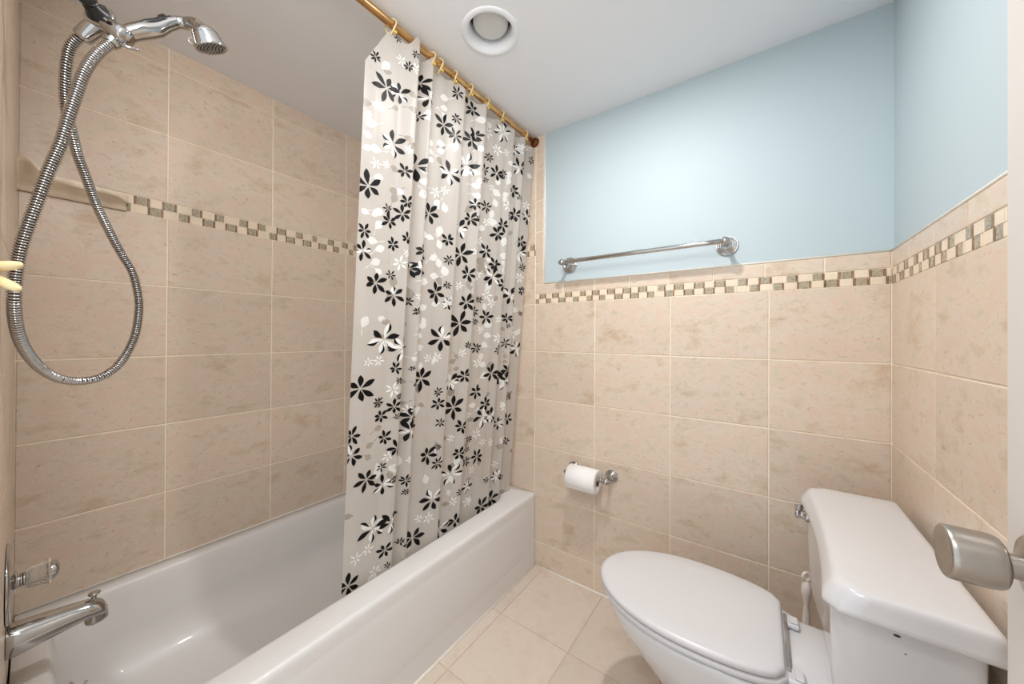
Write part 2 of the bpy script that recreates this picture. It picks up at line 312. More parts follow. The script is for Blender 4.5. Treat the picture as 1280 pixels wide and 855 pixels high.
ou = nt.nodes.new('ShaderNodeOutputMaterial'); nt.links.new(em.outputs[0], ou.inputs[0]); M['lit'] = m

def vinyl(name, rgb, alpha, transl, rough=0.3, noise=0.05, spec=0.5):
    m = bpy.data.materials.new(name); m.use_nodes = True; nt = m.node_tree; N = nt.nodes.new; Lk = nt.links.new
    b = nt.nodes['Principled BSDF']; out = nt.nodes['Material Output']
    c = lin(rgb); b.inputs['Roughness'].default_value = rough; b.inputs['Specular IOR Level'].default_value = spec
    tc = N('ShaderNodeTexCoord'); n = N('ShaderNodeTexNoise'); n.inputs['Scale'].default_value = 12; Lk(tc.outputs['Object'], n.inputs['Vector'])
    r = N('ShaderNodeValToRGB'); r.color_ramp.elements[0].color = tuple(v * (1 - noise) for v in c[:3]) + (1,); r.color_ramp.elements[1].color = tuple(min(1, v * (1 + noise)) for v in c[:3]) + (1,)
    Lk(n.outputs['Fac'], r.inputs['Fac']); Lk(r.outputs['Color'], b.inputs['Base Color'])
    tl = N('ShaderNodeBsdfTranslucent'); tl.inputs['Color'].default_value = c
    tp = N('ShaderNodeBsdfTransparent')
    m1 = N('ShaderNodeMixShader'); m1.inputs[0].default_value = transl; Lk(b.outputs[0], m1.inputs[1]); Lk(tl.outputs[0], m1.inputs[2])
    m2 = N('ShaderNodeMixShader'); m2.inputs[0].default_value = 1 - alpha; Lk(m1.outputs[0], m2.inputs[1]); Lk(tp.outputs[0], m2.inputs[2])
    Lk(m2.outputs[0], out.inputs['Surface']); return m
M['vinyl'] = vinyl('clear_white_vinyl', (216, 210, 203), 0.84, 0.35, 0.4, spec=0.4)
M['pblack'] = vinyl('black_print', (9, 8, 9), 1.0, 0.0, 0.45, spec=0.2)
M['pwhite'] = vinyl('white_print', (250, 249, 246), 1.0, 0.3, 0.35)
M['pleaf'] = vinyl('white_leaf_print', (244, 243, 240), 0.9, 0.3, 0.35)
M['pgray'] = vinyl('grey_leaf_print', (182, 174, 162), 0.6, 0.4, 0.35)

# ------------------------------------------------------------------ room
CE = 2.191; XR = 2.0578; YB = 1.524
G = 0.0036
def slab(mb, O, U, V, N, u0, u1, v0, v1, m, th=0.0022, g=G / 2, bev=0.0016, r=None):
    """a single tile with a bevelled edge"""
    if u1 - u0 < 2 * g + 0.002 or v1 - v0 < 2 * g + 0.002: return
    O, U, V, N = Vector(O), Vector(U), Vector(V), Vector(N)
    u0 += g; u1 -= g; v0 += g; v1 -= g
    P = lambda u, v, h: O + U * u + V * v + N * h
    r = random.random() if r is None else r
    a = [P(u0, v0, 0), P(u1, v0, 0), P(u1, v1, 0), P(u0, v1, 0)]
    c = [P(u0, v0, th - bev * .5), P(u1, v0, th - bev * .5), P(u1, v1, th - bev * .5), P(u0, v1, th - bev * .5)]
    b = [P(u0 + bev, v0 + bev, th), P(u1 - bev, v0 + bev, th), P(u1 - bev, v1 - bev, th), P(u0 + bev, v1 - bev, th)]
    flip = U.cross(V).dot(N) < 0
    def q(pts): mb.face(pts[::-1] if flip else pts, m, False, r)
    q(b)
    for i in range(4):
        j = (i + 1) % 4
        q([a[i], a[j], c[j], c[i]]); q([c[i], c[j], b[j], b[i]])

def mosaic(mb, O, U, V, N, u0, u1, z0, z1, ph):
    """two staggered rows of glass and stone mosaic; materials 2 cream 3 grey 4 brown"""
    per = 0.0705; h = (z1 - z0) / 2
    for row in range(2):
        za = z1 - h * (row + 1); zb = za + h
        s = ph - per * (3 + int(max(0, ph - u0) / per)) - (per * 0.5 if row else 0)
        while s < u1:
            x = s + random.uniform(-.002, .002)
            for w, mi in ((0.0085, 4), (0.0225, 3), (0.0085, 4), (0.031, 2)):
                a = max(x, u0); b = min(x + w, u1)
                mm = mi
                if mi == 4 and random.random() < 0.25: mm = 2
                slab(mb, O, U, V, N, a, b, za, zb, mm, g=0.0007, bev=0.0006, th=0.0018)
                x += w
            s += per

def tiled(name, O, U, V, N, cols_by_row, mos=None, base=None, mats=None):
    """cols_by_row: list of (z0, z1, [u...]) ; base: list of rectangles of grout (u0,u1,v0,v1)"""
    mb = MB(); O, U, V, N = Vector(O), Vector(U), Vector(V), Vector(N)
    flip = U.cross(V).dot(N) < 0
    for (u0, u1, v0, v1, mi) in base:
        # wall body with thickness behind the face
        for q in ([(u0, v0, 0), (u1, v0, 0), (u1, v1, 0), (u0, v1, 0)], [(u0, v1, -.08), (u1, v1, -.08), (u1, v0, -.08), (u0, v0, -.08)],
                  [(u0, v0, -.08), (u1, v0, -.08), (u1, v0, 0), (u0, v0, 0)], [(u0, v1, 0), (u1, v1, 0), (u1, v1, -.08), (u0, v1, -.08)],
                  [(u0, v0, -.08), (u0, v0, 0), (u0, v1, 0), (u0, v1, -.08)], [(u1, v0, 0), (u1, v0, -.08), (u1, v1, -.08), (u1, v1, 0)]):
            pts = [O + U * a + V * b + N * c for a, b, c in q]
            mb.face(pts[::-1] if flip else pts, mi)
    for z0, z1, us in cols_by_row:
        for a, b in zip(us, us[1:]): slab(mb, O, U, V, N, a, b, z0, z1, 0)
    for a in (mos or []): mosaic(mb, O, U, V, N, *a)
    return struct(mb.build(name, mats or [M['tileL'], M['grout'], M['mcream'], M['mgray'], M['mbrown'], M['blue']], rnd=True))

TH = 0.0022
# left wall, x = 0
cl = [0, .3074, .6315, .9556, 1.2797, 1.524]
tiled('wall_left', (-TH, 0, 0), (0, 1, 0), (0, 0, 1), (1, 0, 0),
      [(.0, .123, cl), (.123, .365, cl), (.365, .6067, cl), (.6067, .8484, cl), (.8484, 1.0901, cl), (1.0901, 1.338, cl), (1.338, 1.579, cl), (1.637, 1.8775, cl), (1.8775, 2.119, cl), (2.119, CE, cl)],
      mos=[(0, 1.524, 1.579, 1.637, .2231)], base=[(-.08, 1.60, 0, CE, 1)])
# near (tap) wall, runs a degree out of square
dn = Vector((1, -.014, 0)).normalized()
nn = Vector((.014, 1, 0)).normalized()
cn = [0, .3241, .6482, .80]
rows = [(0, .123), (.123, .365), (.365, .6067), (.6067, .8484), (.8484, 1.0901), (1.0901, 1.338), (1.338, 1.60), (1.60, 1.8775), (1.8775, 2.119), (2.119, CE)]
tiled('wall_near', (0, -TH, 0), dn, (0, 0, 1), nn, [(a, b, cn) for a, b in rows], base=[(0, .80, 0, CE, 1), (.80, .86, 0, CE, 6)],
      mats=[M['tileL'], M['grout'], M['mcream'], M['mgray'], M['mbrown'], M['blue'], M['doorpaint']])
# back wall
c1 = [0, .136, .460, .7839]; c2 = [.7839, 1.108, 1.4321, 1.7562, XR]
zl = [(0, .1234), (.1234, .365), (.365, .6067), (.6067, .8484), (.8484, 1.0901), (1.0901, 1.3317)]
R = [(a, b, c1) for a, b in zl] + [(1.3317, 1.579, c1), (1.637, 1.8775, c1), (1.8775, 2.119, c1), (2.119, CE, c1)]
R += [(a, b, c2) for a, b in zl]
capx = [.7839 + .0] + [.944 + .16 * k for k in range(7)] + [XR]
R += [(1.380, 1.431, capx)]
sz = [1.431, 1.54, 1.70, 1.86, 2.02, 2.18, CE]
R += [(a, b, [.7839, .832]) for a, b in zip(sz, sz[1:])]
tiled('wall_back', (0, YB + TH, 0), (1, 0, 0), (0, 0, 1), (0, -1, 0), R,
      mos=[(0, .7839, 1.579, 1.637, .741), (.7839, XR, 1.3317, 1.380, .8093)],
      base=[(-.08, XR + .08, 0, 1.431, 1), (-.08, .832, 1.431, CE, 1)])
# painted wall above the tile, set a little back
mbw = MB()
def wallbox(mb, lo, hi, mi=0):
    x0, y0, z0 = lo; x1, y1, z1 = hi
    for q in ([(x0, y0, z0), (x1, y0, z0), (x1, y0, z1), (x0, y0, z1)], [(x1, y1, z0), (x0, y1, z0), (x0, y1, z1), (x1, y1, z1)],
              [(x0, y1, z0), (x0, y0, z0), (x0, y0, z1), (x0, y1, z1)], [(x1, y0, z0), (x1, y1, z0), (x1, y1, z1), (x1, y0, z1)],
              [(x0, y0, z1), (x1, y0, z1), (x1, y1, z1), (x0, y1, z1)], [(x0, y1, z0), (x1, y1, z0), (x1, y0, z0), (x0, y0, z0)]):
        mb.face(q, mi)
wallbox(mbw, (.832, YB + .006, 1.431), (XR + .08, YB + .09, CE)); struct(mbw.build('wall_back_painted', M['blue']))
# right wall
cr = [-1.6 + .0] + [round(.8747 + .3241 * k, 4) for k in range(-7, 3)] + [YB]
cr = sorted(set([c for c in cr if c >= -.15]))
capy = [1.3676 - .16 * k for k in range(17)][::-1] + [YB]
RR = [(a, b, cr) for a, b in zl] + [(1.380, 1.431, [c for c in capy if c > -.15])]
tiled('wall_right', (XR + TH, 0, 0), (0, 1, 0), (0, 0, 1), (-1, 0, 0), RR, mos=[(-.13, YB, 1.3317, 1.380, 1.4495 - .0705 * 20)], base=[(-.15, YB + .09, 0, 1.431, 1)])
mbw = MB(); wallbox(mbw, (XR + .006, -.15, 1.431), (XR + .09, YB + .006, CE)); struct(mbw.build('wall_right_painted', M['blue']))
# caulk beads where tile meets paint
mb = MB()
tube(mb, [(.836, YB + .003, 1.4335), (XR - .002, YB + .003, 1.4335)], .0042, 8)
tube(mb, [(.836, YB + .003, 1.430), (.836, YB + .003, CE)], .0042, 8)
tube(mb, [(XR + .003, YB, 1.4335), (XR + .003, -.14, 1.4335)], .0042, 8)
struct(mb.build('trim_1', M['caulk']))
# floor
mb = MB(); wallbox(mb, (-.1, -.8, -.08), (XR + .1, YB + .1, -TH), 1)
fx = [.842 + .31 * k for k in range(-3, 5)]; fx = [.787, .840, 1.152, 1.457, 1.762, 2.067]
fy = [1.178 + .303 * k for k in range(-6, 1)] + [YB]
for a, b in zip(fx, fx[1:]):
    for c, d in zip(fy, fy[1:]): slab(mb, (0, 0, -TH), (1, 0, 0), (0, 1, 0), (0, 0, 1), a, min(b, XR), c, min(d, YB), 0)
struct(mb.build('floor', [M['floor'], M['fgrout']], rnd=True))
mb = MB()
tube(mb, [(.7895, 0.0, .001), (.7895, YB - .004, .001)], .0045, 8)
tube(mb, [(.795, YB - .001, .001), (1.25, YB - .001, .001)], .004, 8)
tube(mb, [(.002, .004, .368), (.002, YB - .002, .368)], .003, 8)
struct(mb.build('trim_2', M['caulk']))
# ceiling with round openings for two recessed lamps
def ceiling():
    mb = MB(); holes = [(0.985, 0.915, .084), (LX, LY, .084)]
    x0, x1, y0, y1 = -.1, XR + .1, -.12, YB + .1
    xs = sorted([x0, x1] + [h[0] + s * .13 for h in holes for s in (-1, 1)]); ys = sorted([y0, y1] + [h[1] + s * .13 for h in holes for s in (-1, 1)])
    for a, b in zip(xs, xs[1:]):
        for c, d in zip(ys, ys[1:]):
            inh = any(abs((a + b) / 2 - h[0]) < .13 and abs((c + d) / 2 - h[1]) < .13 for h in holes)
            if not inh: mb.face([(a, d, CE), (b, d, CE), (b, c, CE), (a, c, CE)])
    for hx, hy, hr in holes:
        # clip cells that other hole lines cut: rebuild square as fan
        n = 64; sq = []; ci = []
        for k in range(n):
            t = 2 * PI * k / n; c, s = math.cos(t), math.sin(t); q = .13 / max(abs(c), abs(s))
            sq.append((hx + c * q, hy + s * q, CE)); ci.append((hx + c * hr, hy + s * hr, CE))
        for k in range(n):
            j = (k + 1) % n; mb.face([sq[k], ci[k], ci[j], sq[j]][::-1])
    # slab above, behind
    for (a, b) in (((x0, y0), (x1, y1)),):
        mb.face([(a[0], a[1], CE + .3), (b[0], a[1], CE + .3), (b[0], b[1], CE + .3), (a[0], b[1], CE + .3)])
    return struct(mb.build('ceiling', M['white_paint']))
ceiling()

# ------------------------------------------------------------------ bathtub
RZ = .366; TX = .787
def tub():
    t = thing('bathtub', 'white enamel bathtub with a flat apron along the tiled left wall', 'bathtub', (.39, .76, 0))
    mb = MB(); y1 = YB - .0015; x0 = .0015
    y0 = 0.002
    n = 10
    rings = [rrect(x0, TX, y0, y1, .003, .0, n), rrect(x0, TX, y0, y1, .003, .003, n), rrect(x0, TX, y0, y1, .003, RZ - .030, n), rrect(x0, TX, y0, y1, .003, RZ - .016, n), rrect(x0 + .001, TX - .0015, y0 + .0005, y1 - .0005, .004, RZ - .008, n),
             rrect(x0 + .002, TX - .006, y0 + .001, y1 - .001, .006, RZ - .002, n), rrect(x0 + .003, TX - .014, y0 + .002, y1 - .002, .01, RZ, n)]
    # deck, inner lip, basin
    for dx, z in ((-.012, RZ), (-.004, RZ - .0015), (.002, RZ - .006), (.006, RZ - .014), (.010, RZ - .03)):
        rings.append(rrect(.050 + dx, .686 - dx, .052 + dx, 1.455 - dx, [.06, .07, .13, .13], z, n))
    for k in range(1, 6):
        t_ = k / 5; z = RZ - .03 - .10 * t_
        rings.append(rrect(.060 + .016 * t_, .676 - .022 * t_, .062 + .014 * t_, 1.445 - .05 * t_, [.07 + .03 * t_, .08 + .03 * t_, .14, .14], z, n))
    for k in range(1, 15):
        a = k / 14 * PI / 2; d = .175 * math.sin(a); d2 = 1 - math.cos(a)
        rings.append(rrect(.076 + .205 * d2, .654 - .195 * d2, .076 + .16 * d2, 1.395 - .42 * d2, [.10 - .03 * d2, .11 - .04 * d2, .14 - .06 * d2, .14 - .06 * d2], RZ - .13 - d, n))
    for i in range(9):
        for v in rings[i]:
            if v.y < .03: v.y -= .0125 * v.x
    loft(mb, rings, cap0=True, cap1=True)
    o = mb.build('tub_shell', M['enamel'], t)
    # slightly raised border of the apron
    mb = MB()
    def fr(off, yy0, yy1, z0, z1, r, x):
        return [Vector((x, p.x, p.y)) for p in rrect(yy0, yy1, z0, z1, r, 0, 12)]
    A = fr(0, .03, 1.462, .082, .318, .035, TX + .0002); B = fr(0, .050, 1.442, .102, .298, .03, TX + .0020)
    C_ = fr(0, .056, 1.436, .108, .292, .028, TX + .0026)
    loft(mb, [A, B, C_], cap0=False, cap1=True)
    mb.build('apron_panel', M['enamel'], t)
    mb = MB(); lathe(mb, (.37, .0795, .285), (0, 1, -.08), [(0, .036), (.004, .036), (.008, .032), (.010, .024), (.013, .010)], 32)
    ov = mb.build('overflow_plate', M['chrome'], t); ov['label'] = 'chrome overflow plate'
    mb = MB(); lathe(mb, (.37, .0905, .292), (0, 1, 0), [(0, .006), (.012, .006), (.016, .004)], 14); tube(mb, [(.37, .1, .292), (.37, .108, .308)], .003, 8)
    mb.build('overflow_lever', M['chrome'], ov)
    mb = MB(); lathe(mb, (.36, .33, RZ - .3045), (0, 0, 1), [(0, .032), (.004, .031), (.005, .02), (.002, .012)], 28)
    mb.build('drain', M['chrome'], t)
tub()

# ------------------------------------------------------------------ tub spout and valve
NY = lambda x: -.014 * x            # near wall face
def spout():
    x = .40; y0 = NY(x) + .0006
    t = thing('tub_spout', 'chrome tub spout with a diverter knob, below the round valve plate', 'tub spout', (x, y0, .497))
    mb = MB()
    secs = [(0, .497, .033, .036), (.006, .497, .034, .037), (.03, .498, .032, .034), (.06, .4985, .029, .030), (.09, .499, .026, .026), (.112, .4985, .024, .023), (.126, .4955, .023, .0225), (.136, .490, .0195, .019), (.141, .486, .012, .013)]
    rings = []
    for d, z, rx, rz in secs:
        ring = []
        for k in range(32):
            a = 2 * PI * k / 32; c, s = math.cos(a), math.sin(a)
            ring.append(Vector((x + rx * c, y0 + d, z + rz * (s if s > 0 else s * .95))))
        rings.append(ring)
    loft(mb, rings)
    mb.build('spout_body', M['chrome'], t)
    mb = MB(); lathe(mb, (x, y0 + .124, .489), (0, .10, -1), [(0, .0195), (.020, .0195), (.024, .0188), (.0245, .0165), (.012, .0155)], 28)
    mb.build('spout_mouth', M['chrome'], t)
    mb = MB(); lathe(mb, (x, y0 + .121, .513), (0, .05, 1), [(0, .0055), (.010, .0045), (.014, .0052), (.0165, .0095), (.019, .0108), (.0215, .0095), (.0225, .004)], 24)
    mb.build('diverter_knob', M['chrome'], t)
spout()
def valve():
    x = .40; y0 = NY(x) + .0006; z = .624
    t = thing('shower_valve', 'clear knobbed chrome mixer valve on a round wall plate above the tub spout', 'shower valve', (x, y0, z))
    mb = MB(); lathe(mb, (x, y0, z), (0, 1, 0), [(0, .084), (.002, .084), (.0045, .080), (.006, .070), (.0075, .040), (.011, .024), (.013, .022)], 48)
    mb.build('escutcheon', M['chrome'], t)
    mb = MB(); lathe(mb, (x, y0 + .012, z), (0, 1, 0), [(0, .013), (.012, .013), (.012, .010), (.014, .010)], 24)
    for k in range(3): lathe(mb, (x, y0 + .013 + k * .004, z), (0, 1, 0), [(0, .0145), (.0012, .0152), (.0024, .0145)], 24)
    mb.build('stem', M['chrome'], t)
    # faceted clear knob with a wider collar
    mb = MB(); V = []; rings = []
    for d, r, f in ((.024, .019, 0), (.028, .0225, .5), (.044, .0235, 1), (.052, .0250, 1), (.0535, .0285, 0), (.056, .029, 0), (.0575, .026, 0)):
        rings.append([Vector((x + math.cos(2 * PI * k / 48) * r * (1 + .035 * f * math.cos(12 * 2 * PI * k / 48)), y0 + d, z + math.sin(2 * PI * k / 48) * r * (1 + .035 * f * math.cos(12 * 2 * PI * k / 48)))) for k in range(48)])
    loft(mb, rings)
    k = mb.build('knob', M['clear'], t); k['label'] = 'clear acrylic knob'
    mb = MB(); lathe(mb, (x, y0 + .0576, z), (0, 1, 0), [(0, .020), (.004, .0205), (.009, .018), (.012, .012), (.0125, .009), (.011, .004)], 28)
    mb.build('knob_cap', M['chrome'], k)
valve()

# ------------------------------------------------------------------ hand shower
def shower():
    t = thing('hand_shower', 'chrome hand shower on a bracket with a long looped metal hose over the tub end', 'shower', HOSE[0])
    T = [Vector(p) for p in TEE]
    # arm from the wall, mostly above the photograph's frame
    w = Vector((.715, NY(.715) + .0008, 1.905)); b0 = T[0]
    mb = MB(); tube(mb, catmull([w, w + Vector((0, .03, .002)), Vector((.724, .052, 1.862)), b0], 8), .0085, 16); mb.build('shower_arm', M['chrome'], t)
    mb = MB(); lathe(mb, w, (.014, 1, 0), [(0, .03), (.003, .03), (.008, .022), (.01, .012)], 32); mb.build('wall_flange', M['chrome'], t)
    d = (T[2] - T[1]).normalized()
    mb = MB(); sphere(mb, b0 + d * .002, .0125, axis=d)
    LL = (T[2] - T[1]).length; lathe(mb, T[1] - d * .004, d, [(0, .008), (.004, .0105), (.011, .0120), (.018, .0165), (.026, .0195), (LL + .003, .0205)], 32)
    s = mb.build('swivel_joint', M['blackplastic'], t); s['label'] = 'black plastic swivel joint'
    c = T[3]
    mb = MB(); lathe(mb, T[2], d, [(-.003, .0208), (-.001, .0222), (.0035, .0222), (.0055, .0205), (.007, .014)], 32)
    # outlet arm towards the wall side
    a = T[4]; e = (a - c); L = e.length
    lathe(mb, c - e.normalized() * .004, e, [(0, .0135), (L * .5, .0140), (L * .9, .0138), (L * 1.02, .0125), (L * 1.04, .0105)], 28)
    # cradle towards the handle
    h = T[5]; e = h - c; L = e.length; eu = e.normalized()
    tube(mb, [c - eu * .004, c + eu * L * .3, c + eu * L * .62, c + eu * L * .95, c + eu * L * 1.05], [.013, .0155, .0165, .0150, .0125], 24)
    lathe(mb, c - d * .002, d, [(0, .0165), (.012, .0165), (.017, .012)], 28)
    mb.build('bracket', M['chrome'], t)
    # small tab under the cradle
    u = Vector(HOSE[-1])
    mb = MB(); lathe(mb, u + (Vector(HOSE[-2]) - u).normalized() * .002, u - Vector(HOSE[-2]), [(0, .0105), (.003, .0115), (.016, .0125), (.022, .0118)], 24)
    mb.build('hose_nut', M['chrome'], t)
    mb = MB(); p = c + eu * L * .72 + Vector((0, 0, -.0165))
    tube(mb, [p, p + Vector((.004, .010, -.004)), p + Vector((.008, .024, -.001))], [.004, .0035, .0022], 10); mb.build('bracket_clip', M['chrome'], t)
    # handle
    H = [Vector(p) for p in HANDLE]
    pts = catmull([H[0]] + H[1:], 8)
    rr = [.0118, .0138, .0150, .0142, .0122, .0105, .0110]
    rad = []
    for i in range(len(pts)):
        q = i / 8; k = min(int(q), len(rr) - 2); f = q - k; rad.append(rr[k] * (1 - f) + rr[min(k + 1, len(rr) - 1)] * f)
    mb = MB(); tube(mb, pts, rad, 28)
    hd = mb.build('handle', M['chrome'], t)
    mb = MB(); lathe(mb, pts[3], pts[4] - pts[3], [(0, rad[3] + .0002), (.0006, rad[3] + .0005), (.0012, rad[3] + .0002)], 28); mb.build('seam_ring', M['chrome_dark'], hd)
    up = Vector(GUP)
    mb = MB(); g = pts[10:36]; gr = rad[10:36]
    tube(mb, [p + up * (r * .80) for p, r in zip(g, gr)], [.001 + .0052 * math.sin(PI * min(1, (i + 1) / 12) / 2) * (1 if i < 22 else .6) for i in range(len(g))], 12, sx=1.3)
    q = g[20] + up * (gr[20] + .0035); lathe(mb, q - up * .005, up, [(0, .0095), (.004, .007), (.0085, .0015)], 4, smooth=False)
    gp = mb.build('grip_strip', M['blackplastic'], hd); gp['label'] = 'black rubber grip strip'
    # head
    A = Vector(HEAD[0]); B = Vector(HEAD[1]); ax = Vector(HAX).normalized()
    top = B - ax * .02952
    mb = MB(); lathe(mb, top - ax * .00902, ax, [(0, .00246), (.00082, .00738), (.00328, .01312), (.00820, .01845), (.01476, .02214), (.01599, .02230)], 40)
    tube(mb, catmull([H[-2], H[-1], (H[-1] + top) / 2 + up * .004, top + ax * .004], 8), [.0105 + .003 * i / 24 for i in range(25)], 24)
    mb.build('head_cap', M['chrome'], t)
    mb = MB(); lathe(mb, top + ax * .00754, ax, [(0, .02230), (.00820, .02460), (.01968, .02747), (.02296, .02829), (.02419, .02747), (.02419, .02501), (.02337, .02460)], 40)
    sh = mb.build('spray_head', M['chrome'], t)
    fc = top + ax * .03091
    mb = MB(); lathe(mb, fc - ax * .00164, ax, [(0, .02444), (.00164, .02444)], 40); f = mb.build('spray_face', M['nozzle'], sh); f['label'] = 'dark spray plate with rings of nozzles'
    u_, v_, _ = basis(ax); mb = MB()
    for r, n in ((.02132, 22), (.01599, 16), (.01066, 10), (.00492, 5)):
        for k in range(n):
            a = 2 * PI * k / n; lathe(mb, fc + (u_ * math.cos(a) + v_ * math.sin(a)) * r - ax * .00082, ax, [(0, .00123), (.00205, .00098), (.00246, .00049)], 8)
    mb.build('nozzles', M['nickel'], f)
    mb = MB(); side = (Vector(CAM) - top); side = (side - ax * side.dot(ax)).normalized(); lf = ax.cross(side)
    c0 = top + ax * .01804 + (lf if lf.y < 0 else -lf) * .02665
    pts2 = [c0 + (ax * math.cos(2 * PI * k / 16) * .00533 + (lf if lf.y < 0 else -lf) * math.sin(2 * PI * k / 16) * .00533) for k in range(17)]
    tube(mb, pts2, .00131, 8); mb.build('mode_lever', M['clear'], sh)
    # hose with ribs
    hp, L = resample(catmull(HOSE, 12), .0008)
    per = .0046; R0 = .0085; pts3 = []; rad = []; mi = []
    prof = [(0, .74), (.34, .74), (.42, .95), (.62, 1.0), (.90, .95), (.985, .74)]
    n = int(L / per); cum = [0]
    for a, b in zip(hp, hp[1:]): cum.append(cum[-1] + (b - a).length)
    j = 0
    for i in range(n):
        for f, r in prof:
            s = (i + f) * per
            while j < len(cum) - 2 and cum[j + 1] < s: j += 1
            q = (s - cum[j]) / (cum[j + 1] - cum[j]); pts3.append(hp[j].lerp(hp[j + 1], q)); rad.append(R0 * r)
    # smooth tangents from the coarse path
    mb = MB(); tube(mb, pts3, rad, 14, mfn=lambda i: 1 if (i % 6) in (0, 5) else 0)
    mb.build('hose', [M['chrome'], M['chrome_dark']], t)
shower()

# pale two-pronged hook beside the hose
def hook():
    H = [Vector(p) for p in HOOK]; xb = .915; yb = NY(xb) + .0006
    t = thing('wall_hook', 'pale yellow plastic hook with two prongs on the near wall beside the shower hose', 'wall hook', (xb, yb, 1.243))
    mb = MB()
    loft(mb, [[Vector((p.x, yb, p.y)) for p in rrect(xb - .022, xb + .022, 1.215, 1.272, .008, 0, 6)],
              [Vector((p.x, yb + .003, p.y)) for p in rrect(xb - .022, xb + .022, 1.215, 1.272, .008, 0, 6)],
              [Vector((p.x, yb + .0045, p.y)) for p in rrect(xb - .020, xb + .020, 1.217, 1.270, .007, 0, 6)]])
    mb.build('back_plate', M['hookplastic'], t)
    for a, b, zz in ((H[0], H[1], 1.254), (H[2], H[3], 1.236)):
        mb = MB(); s = Vector((a.x, yb + .002, zz + (.001 if zz > 1.24 else .004)))
        P = [s, s.lerp(b, .35), s.lerp(b, .7), s.lerp(b, .93), b]
        tube(mb, P, [.0075, .0068, .0060, .0045, .0022], 16, sx=.8); mb.build('prong', M['hookplastic'], t)
hook()

# ------------------------------------------------------------------ ceramic corner shelf
def shelf():
    mb = MB(); rings = []
    N = 28
    for i in range(N + 1):
        s = i / N; y = -.0008 + .209 * s
        zt = 1.630 + .036 * math.exp(-((s - .05) / .11) ** 2) + .004 * math.exp(-((s - .92) / .05) ** 2) - .014 * s
        dp = .074 - .020 * math.exp(-((s - 0) / .08) ** 2) - .030 * max(0, (s - .80) / .2) ** 1.6 - .004 * math.cos(2 * PI * s * 3)
        zf = zt; th = .017 + .003 * math.cos(2 * PI * s * 2)
        ring = [(0, 1.577), (.010, 1.577), (.016, 1.586), (.024, 1.597), (dp - .020, min(1.603, zf - th) + .001), (dp - .004, zf - th - .002), (dp, zf - th + .002), (dp + .002, zf - th * .5), (dp, zf - .002), (dp - .005, zf), (dp - .014, zf - .003), (dp * .5, zf - .010), (.016, zf - .008), (.006, zf + .006), (0, zf + .010)]
        rings.append([Vector((.0004 + a, y, b)) for a, b in ring])
    loft(mb, rings)
    o = mb.build('soap_shelf', M['ceramic']); tag(o, 'cream ceramic soap shelf with a wavy rim in the tiled corner', 'soap shelf')
shelf()

# ------------------------------------------------------------------ curtain rod, rings, curtain
RODX = lambda y: .757 + .021 * (y / 1.524); RODZ = 2.1625; RODR = .0125
def rod():
    t = thing('curtain_rod', 'antique brass shower curtain rod just under the ceiling', 'curtain rod', (RODX(.76), .76, RODZ))
    mb = MB(); a = Vector((RODX(0), NY(.757) + .004, RODZ)); b = Vector((RODX(YB), YB - .004, RODZ)); d = b - a
    tube(mb, [a + d * k / 12 for k in range(13)], RODR, 28); mb.build('rod', M['brass'], t)
    for p, s in ((b + Vector((0, .0035, 0)), -1), (a + Vector((0, -.0035, 0)), 1)):
        mb = MB(); lathe(mb, p, (0, s, 0), [(0, .0245), (.004, .0245), (.012, .020), (.016, .0165), (.018, .014)], 32)
        f = mb.build('flange', M['darkbrass'], t); f['label'] = 'dark copper end flange'
rod()

YC = [(0,-.2),(.05,.1),(.12,.3),(.185,1.0),(.215,-.8),(.262,.6),(.287,-.4),(.35,.0),(.432,.9),(.46,-.6),(.52,.1),(.568,1),(.60,-.8),(.68,-.1),(.74,.5),(.79,1),(.815,-.7),(.86,.2),(.892,.9),(.915,-.8),(.96,.2),(1.0,.5)]
def fold(s):
    s = min(max(s, 0), 1)
    for a, b in zip(YC, YC[1:]):
        if s <= b[0]:
            t = (s - a[0]) / (b[0] - a[0]); t = t * t * (3 - 2 * t); return a[1] + (b[1] - a[1]) * t
    return YC[-1][1]
def S(s, z, off=0.0):
    k = min(max((z - .36) / 1.79, 0), 1)
    y0 = .597 + .008 * k; y1 = 1.465 + .05 * k
    A = .021 + .008 * k; x = .655 + .112 * k + A * fold(s)
    if off:
        e = .002; dx = A * (fold(s + e) - fold(s - e)); dy = (y1 - y0) * 2 * e
        n = Vector((dy, -dx, 0)).normalized() ; return Vector((x, y0 + (y1 - y0) * s, z)) + n * off
    return Vector((x, y0 + (y1 - y0) * s, z))
RINGS = [.085, .262, .30, .385, .475, .585, .70, .90]
def ztop(s):
    z = 2.138 - (.125 * ((.085 - s) / .085) ** 1.3 if s < .085 else 0) + .040 * math.exp(-((s - .178) / .020) ** 2) + .014 * math.exp(-((s - .26) / .012) ** 2)
    d = min(abs(s - r) for r in RINGS); return z - .012 * min(1, d / .045) ** 1.5
